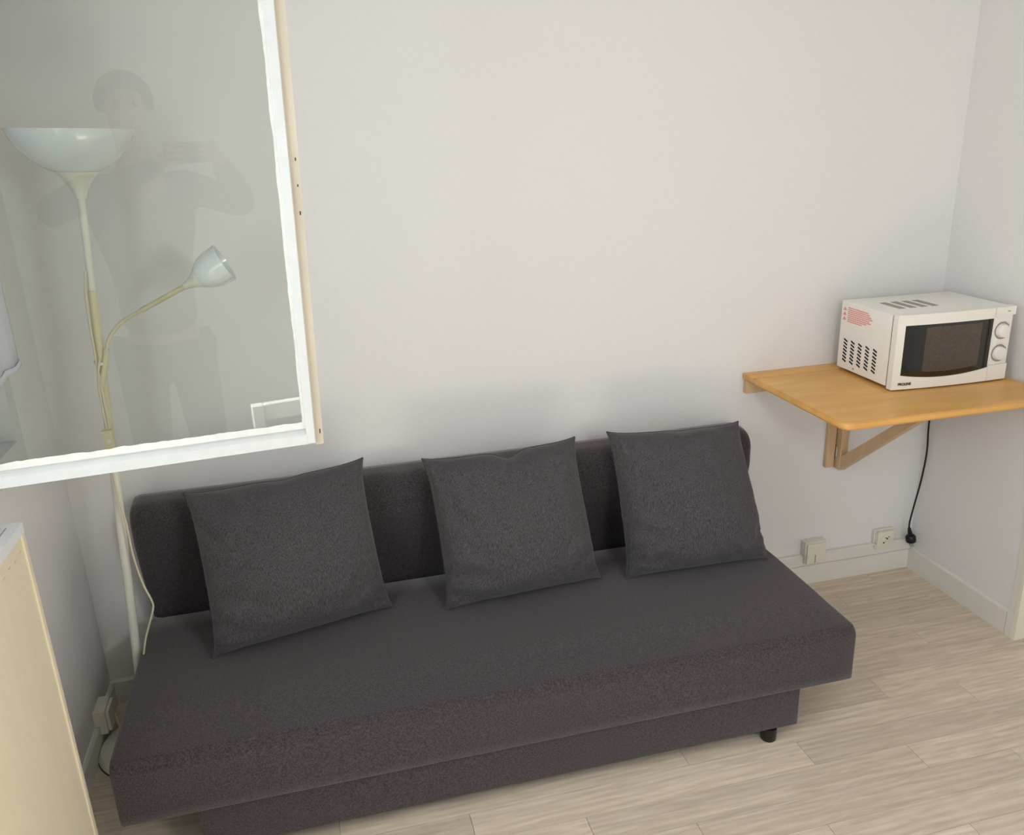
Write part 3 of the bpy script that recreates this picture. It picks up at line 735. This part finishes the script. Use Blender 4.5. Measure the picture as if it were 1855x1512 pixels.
bm = bmesh.new(); lathe(bm, [(.0235, .0), (.0235, .0012), (.0205, .0012), (.0195, -.0), (.018, .0004), (0, .0004)], (-.141, -.030, .150), (0, -1, 0), 32); wl_ = obj('well_ring', bm, M_SOCK, fp, sm=30)
for dx, dz, r_ in ((-.008, -.010, .0032), (.006, .006, .0034), (.012, .013, .0022), (-.001, .010, .0022)):
    bm = bmesh.new(); lathe(bm, [(0, .0016), (r_, .0016), (r_, .0)], (-.141+dx, -.030, .150+dz), (0, -1, 0), 12); obj('pin_hole', bm, M_RUST, wl_)
ls = thing('wall_socket', 'cream wall socket low on the shaded left wall behind the lamp base', 'socket', (XL, -.19, .08))
obj('box', boxm(XL+.0005, XL+.034, -.235, -.150, .0795, .128, .003, 2), M_SOCK, ls, sm=35)
obj('lower_part', boxm(XL+.0125, XL+.034, -.235, -.150, .050, .0793, .002, 1), M_SOCK, ls, sm=35)
obj('face', boxm(XL+.0345, XL+.044, -.228, -.157, .056, .124, .003, 2), M_SOCK, ls, sm=35)

# ------------------------------------------------------------------ floor lamp
LB = Vector((-2.872, -.262, 0)); LT = Vector((-2.757, -.293, 1.608))
lamp = thing('floor_lamp', 'white uplighter floor lamp with a small reading arm beside the sofa', 'lamp', LB)
def LP(z): return LB.lerp(LT, z/LT.z)
bm = bmesh.new(); lathe(bm, [(0, 0), (.132, 0), (.136, .004), (.136, .014), (.126, .026), (.06, .034), (.02, .038), (.0135, .055), (0, .055)], LB, seg=48); obj('base', bm, M_LAMPW, lamp, sm=40)
bm = bmesh.new(); lathe(bm, [(0, .0005), (.1375, .0005), (.1375, .005), (.135, .005)], LB, seg=48); obj('base_ring', bm, M_BLACK, lamp, sm=40)
ax = (LT-LB).normalized()
bm = bmesh.new(); tube(bm, [LP(.045), LP(.98)], .0125, 16); obj('pole', bm, M_LAMPW, lamp, sm=60)
bm = bmesh.new(); tube(bm, [LP(.98), LP(1.385)], .0112, 16); obj('pole', bm, M_LAMPY, lamp, sm=60)
bm = bmesh.new(); tube(bm, [LP(1.385), LP(1.612)], .0092, 16); obj('pole', bm, M_LAMPW, lamp, sm=60)
tz = Vector((0, 0, 1)); 
AXL = (ax*.55 + tz*.45).normalized()
bm = bmesh.new(); lathe(bm, [(0, 0), (.013, 0), (.0145, .006), (.022, .026), (.036, .047), (.050, .062), (.053, .067), (0, .067)], LT, AXL, 40); obj('funnel', bm, M_LAMPW, lamp, sm=40)
bow = []
for i in range(15):
    t = i/14; bow.append((.050 + (.139-.050)*(1-(1-t)**1.55), .062 + .097*t**1.25))
inner = [(r_-.004, h_+.003) for r_, h_ in bow[::-1]]
inner[0] = (bow[-1][0]-.004, bow[-1][1])
bm = bmesh.new(); lathe(bm, [(0, .062)] + bow + inner + [(0, .066)], LT, AXL, 64); obj('uplight_shade', bm, M_OPAL, lamp, sm=50)
# reading arm
YA = -.292
j0 = LP(1.175)
bm = bmesh.new(); tube(bm, [ony(183, 705, YA), ony(189, 665, YA), ony(193, 632, YA)], [.009, .0085, .0075], 12); arm_c = obj('arm_clamp', bm, M_LAMPY, lamp, sm=60)
bm = bmesh.new(); tube(bm, [LP(1.13), ony(186, 672, YA)], .006, 8); obj('clamp_bridge', bm, M_LAMPY, arm_c)
A_ = [ony(193, 632, YA), ony(198, 612, YA), ony(212, 592, YA), ony(228, 578, YA-.004), ony(256, 562, YA-.01)]
bm = bmesh.new(); tube(bm, catmull(A_, 6), .0048, 12); arm = obj('reading_arm', bm, M_LAMPY, lamp, sm=60)
YS = YA-.03
bm = bmesh.new(); tube(bm, [ony(255, 562.5, YA-.01), ony(336, 518, YS)], .0068, 12); obj('arm_tube', bm, M_LAMPY, arm, sm=60)
sA, sB = ony(334, 519, YS), ony(407, 475, YS); dS = (sB-sA).normalized()
LS = (sB-sA).length
bm = bmesh.new(); lathe(bm, [(0, 0), (.0085, 0), (.010, .008), (.017, .025), (.0265, .041), (.028, .044), (0, .044)], sA, dS, 32); obj('reading_socket', bm, M_LAMPW, lamp, sm=40)
o_ = [(.0265, .041), (.034, .050), (.042, .065), (.047, .082), (.0495, LS-.002), (.050, LS)]
i_ = [(r_-.003, h_+.001) for r_, h_ in o_[::-1]]; i_[0] = (.047, LS)
bm = bmesh.new(); lathe(bm, [(0, .041)] + o_ + i_ + [(0, .044)], sA, dS, 40); obj('reading_shade', bm, M_OPAL, lamp, sm=50)
# cable along the pole, with ties and the foot-switch box hanging on it
cb = [ony(155, 491, YA-.01), ony(155, 530, YA-.01), ony(163, 590, YA-.01), ony(172, 640, YA-.008), ony(177, 668, YA-.006), ony(186, 715, YA-.012), ony(196, 760, YA-.018), ony(197, 782, YA-.018)]
bm = bmesh.new(); tube(bm, catmull(cb, 6), .0034, 8); obj('cable', bm, M_CABLE, lamp, sm=60)
cb = [ony(180, 650, YA-.012), ony(178, 690, YA-.014), ony(184, 730, YA-.016), ony(192, 770, YA-.018), ony(195, 784, YA-.018)]
bm = bmesh.new(); tube(bm, catmull(cb, 6), .003, 8); obj('cable', bm, M_CABLE, lamp, sm=60)
p = ony(177, 648, YA-.012); bm = bmesh.new(); tube(bm, [LP(1.20)+Vector((-.001, 0, -.004)), LP(1.20)+Vector((0, 0, .004))], .0165, 14); obj('cable_tie', bm, M_LAMPW, lamp)
sb = ony(198, 798, YA-.022)
bm = boxm(-.013, .013, -.010, .010, -.030, .030, .004, 2); bmesh.ops.rotate(bm, verts=bm.verts[:], cent=(0, 0, 0), matrix=Matrix.Rotation(-.06, 3, 'Y')); bmesh.ops.translate(bm, verts=bm.verts[:], vec=sb); swb = obj('cord_switch', bm, M_LAMPY, lamp, sm=35)
bm = bmesh.new(); lathe(bm, [(0, .001), (.006, .001), (.0065, 0)], sb + Vector((.001, -.0104, .002)), (0, -1, 0), 16); obj('switch_button', bm, M_LAMPW, swb)
cb = [ony(200, 824, YA-.022), ony(206, 862, YA-.02), ony(216, 905, YA-.02), ony(229, 950, YA-.02), ony(241, 1005, YA-.02), ony(258, 1055, YA-.02), ony(275, 1088, YA-.02), ony(277, 1105, YA-.02), ony(268, 1140, YA-.02), ony(262, 1170, YA-.02), (-2.858, -.29, .2), (-2.9, -.26, .03), (-2.95, -.2, .012), (XL+.05, -.19, .09)]
bm = bmesh.new(); tube(bm, catmull(cb, 6), .003, 8); obj('cable', bm, M_CABLE, lamp, sm=60)

# ------------------------------------------------------------------ made-up pendant, added out of view to brighten the room
fill = thing('fill_pendant', 'unseen fill light added to the room, hung like a white pendant', 'lamp', (FILL.x, FILL.y, ZC))
bm = bmesh.new(); tube(bm, [(FILL.x, FILL.y, ZC-.03), (FILL.x, FILL.y, FILL.z+.15)], .004, 8); obj('fill_flex', bm, M_LAMPW, fill)
bm = bmesh.new(); lathe(bm, [(0, 0), (.05, 0), (.045, -.03), (0, -.032)], (FILL.x, FILL.y, ZC), seg=24); obj('fill_rose', bm, M_LAMPW, fill, sm=40)
bm = bmesh.new(); lathe(bm, [(0, .185), (.02, .185), (.045, .155), (.05, .15), (0, .15)], FILL, seg=24); obj('cap', bm, M_LAMPW, fill, sm=40)  # last fitting of the added pendant
pl_ = light('fill_light', 'POINT', FILL, (0, 0, -1), FILL_W, FILL_C); pl_.data.shadow_soft_size = .15  # the added fill itself; no known lamp stands behind it
pl_.parent = fill; pl_.location = FILL - Vector((FILL.x, FILL.y, ZC))

# ------------------------------------------------------------------ white chair behind the viewpoint (reflected in the sash glass)
ch = thing('white_chair', 'white painted chair seen only as a reflection in the sash glass', 'chair', (-1.99, -2.62, 0))
for x in (-2.195, -1.785):
    obj('back_post', boxm(x-.022, x+.022, -2.45, -2.41, 0, .80, .004, 1), M_CHAIR, ch)
    obj('leg', boxm(x-.02, x+.02, -2.84, -2.80, 0, .44, .004, 1), M_CHAIR, ch)
obj('top_rail', boxm(-2.172, -1.808, -2.445, -2.415, .735, .80, .004, 1), M_CHAIR, ch)
obj('back_rail', boxm(-2.172, -1.808, -2.44, -2.42, .56, .61, .003, 1), M_CHAIR, ch)
obj('seat', boxm(-2.215, -1.765, -2.86, -2.452, .441, .465, .006, 2), M_CHAIR, ch)

# ------------------------------------------------------------------ photographer (seen only as a reflection in the sash glass)
def skin_mesh(name, nodes, edges, sub=2):
    """nodes: [(pos, rx, ry)]; returns an evaluated bmesh of a skinned, subdivided skeleton"""
    me = bpy.data.meshes.new(name); me.from_pydata([n[0] for n in nodes], edges, [])
    o = bpy.data.objects.new(name, me); COL.objects.link(o)
    bm = bmesh.new(); bm.from_mesh(me); lay = bm.verts.layers.skin.verify()
    for i, v in enumerate(bm.verts):
        v[lay].radius = (nodes[i][1], nodes[i][2]); v[lay].use_root = (i == 0)
    bm.to_mesh(me); bm.free()
    m1 = o.modifiers.new('skin', 'SKIN'); m1.use_smooth_shade = True
    m2 = o.modifiers.new('sub', 'SUBSURF'); m2.levels = sub; m2.render_levels = sub
    ev = o.evaluated_get(bpy.context.evaluated_depsgraph_get()); out = bmesh.new(); tmp = ev.to_mesh(); out.from_mesh(tmp); ev.to_mesh_clear()
    bpy.data.objects.remove(o); return out
def merge(dst, src):
    me = bpy.data.meshes.new('tmp'); src.to_mesh(me); src.free(); dst.from_mesh(me); bpy.data.meshes.remove(me)
PXc, PYc = -2.46, -2.88
per = thing('person', 'person in a grey top holding up a phone, reflected in the sash glass', 'person', (PXc, PYc, 0))
def pv(x, y, z): return (PXc+x, PYc+y, z)
hL, hR = (.098, .285, 1.700), (.262, .285, 1.700)      # wrists end at the two ends of the phone
nodes = [(pv(0, 0, 1.00), .150, .105), (pv(0, .005, 1.14), .135, .095), (pv(0, .01, 1.32), .150, .105), (pv(0, 0, 1.50), .160, .105), (pv(0, .0, 1.615), .085, .075), (pv(0, .012, 1.70), .056, .058), (pv(0, .03, 1.77), .062, .075), (pv(0, .045, 1.86), .078, .098), (pv(0, .04, 1.935), .062, .082)]
edges = [(i, i+1) for i in range(8)]
for s_, hand, elb in ((-1, hL, (-.325, .12, 1.50)), (1, hR, (.365, .12, 1.50))):
    b = len(nodes)
    nodes += [(pv(s_*.185, -.01, 1.575), .062, .058), (pv((s_*.185+elb[0])/2, .05, 1.535), .050, .050), (pv(*elb), .043, .043), (pv((elb[0]+hand[0])/2, .215, 1.59), .038, .036), (pv(hand[0]-s_*-.012, hand[1]-.03, hand[2]-.035), .026, .022), (pv(*hand), .034, .020)]
    edges += [(3, b)] + [(b+i, b+i+1) for i in range(5)]
    l = len(nodes)
    nodes += [(pv(s_*.095, 0, .92), .092, .092), (pv(s_*.11, .012, .52), .060, .062), (pv(s_*.115, -.01, .30), .055, .058), (pv(s_*.115, -.02, .10), .038, .042), (pv(s_*.12, .02, .045), .038, .036), (pv(s_*.13, .14, .035), .040, .028)]
    edges += [(0, l)] + [(l+i, l+i+1) for i in range(5)]
thin = [(p_, a_-.03, b_-.03) if i in (0, 1, 2, 3) else ((p_, a_-.012, b_-.012) if i in (9, 10, 21, 22, 15, 27) else (p_, a_, b_)) for i, (p_, a_, b_) in enumerate(nodes)]
body_bm = skin_mesh('body', thin, edges)
# five separate bent fingers per hand, rooted in the palm and closed on the phone
for s_, hand in ((-1, hL), (1, hR)):
    for k in range(4):
        z = hand[2] + .028 - k*.019; L_ = (.062, .070, .066, .052)[k]
        fn = [(pv(hand[0], hand[1]-.004, z), .009, .009), (pv(hand[0]-s_*-.004, hand[1]+.012, z+.002), .009, .009), (pv(hand[0]-s_*L_*.45, hand[1]+.021, z+.001), .0082, .0082), (pv(hand[0]-s_*L_*.9, hand[1]+.021, z), .007, .007)]
        merge(body_bm, skin_mesh('finger', fn, [(0, 1), (1, 2), (2, 3)], 1))
    fn = [(pv(hand[0], hand[1]-.008, hand[2]-.018), .011, .011), (pv(hand[0]-s_*.018, hand[1]-.022, hand[2]-.012), .010, .010), (pv(hand[0]-s_*.040, hand[1]-.0205, hand[2]+.004), .0085, .0085)]
    merge(body_bm, skin_mesh('thumb', fn, [(0, 1), (1, 2)], 1))
# nose and ears grow out of the head
for fn in ([(pv(0, .125, 1.875), .010, .008), (pv(0, .150, 1.845), .014, .012)], [(pv(-.076, .035, 1.875), .010, .016), (pv(-.084, .028, 1.845), .008, .014)], [(pv(.076, .035, 1.875), .010, .016), (pv(.084, .028, 1.845), .008, .014)]):
    merge(body_bm, skin_mesh('feature', fn, [(0, 1)], 1))
obj('body', body_bm, M_SKIN, per, sm=180)
def grow(ns, a): return [(n[0], n[1]+a, n[2]+a) for n in ns]
top_i = [0, 1, 2, 3, 9, 10, 11, 12, 13, 21, 22, 23, 24, 25]
mp_ = {v: i for i, v in enumerate(top_i)}
sn = grow([nodes[i] for i in top_i], .012); se = [(mp_[a], mp_[b]) for a, b in edges if a in mp_ and b in mp_]
obj('shirt', skin_mesh('shirt', sn, se), M_SHIRT, per, sm=180)
leg_i = [0, 15, 16, 17, 18, 27, 28, 29, 30]; mp_ = {v: i for i, v in enumerate(leg_i)}
tn = grow([nodes[i] for i in leg_i], .014); te = [(mp_[a], mp_[b]) for a, b in edges if a in mp_ and b in mp_]
obj('trousers', skin_mesh('trousers', tn, te), M_TROUS, per, sm=180)
for s_ in (-1, 1):
    sh_ = [(pv(s_*.118, -.045, .050), .050, .046), (pv(s_*.12, .03, .048), .048, .042), (pv(s_*.13, .15, .040), .046, .034)]
    q_ = skin_mesh('shoe', sh_, [(0, 1), (1, 2)])
    for v in q_.verts: v.co.z = max(v.co.z, .0015)
    obj('shoe', q_, M_SHOE, per, sm=180)
# hair: a cap with volume round the back and sides
bm = bmesh.new(); bmesh.ops.create_uvsphere(bm, u_segments=32, v_segments=20, radius=1)
for v in list(bm.verts):
    x, y, z = v.co
    if z < -.45 or (y > .55 and z < .35): bm.verts.remove(v); continue
for v in bm.verts:
    x, y, z = v.co; w = 1 + .03*noise.noise(Vector((x*4, y*4, z*4)))
    v.co = Vector(pv(x*.101*w, .028 + y*.118*w, 1.885 + z*.105*w))
oh = obj('hair', bm, M_HAIR, per, sm=180); mdh = oh.modifiers.new('thickness', 'SOLIDIFY'); mdh.thickness = .012
for s_ in (-1, 1):
    bm = bmesh.new(); bmesh.ops.create_uvsphere(bm, u_segments=12, v_segments=8, radius=.011); bmesh.ops.translate(bm, verts=bm.verts[:], vec=pv(s_*.032, .127, 1.872)); obj('eye', bm, M_BLACK, per, sm=180)
bm = boxm(-.024, .024, -.006, .006, -.004, .004, .003, 2); bmesh.ops.translate(bm, verts=bm.verts[:], vec=pv(0, .122, 1.805)); obj('mouth', bm, M_RED, per)
# the phone: the camera looks out just in front of its lens
ph = thing('phone', 'black phone held up by the person reflected in the sash glass', 'phone', (CAM.x-.03, CAM.y-.026, CAM.z-.012))
obj('case', boxm(CAM.x-.097, CAM.x+.036, CAM.y-.034, CAM.y-.026, CAM.z-.048, CAM.z+.024, .003, 2), M_BLACK, ph)
for dx in (-.012, .012):
    bm = bmesh.new(); lathe(bm, [(0, .0015), (.006, .0015), (.007, 0)], (CAM.x+dx, CAM.y-.026, CAM.z), (0, 1, 0), 16); obj('lens', bm, M_DARKG, ph)
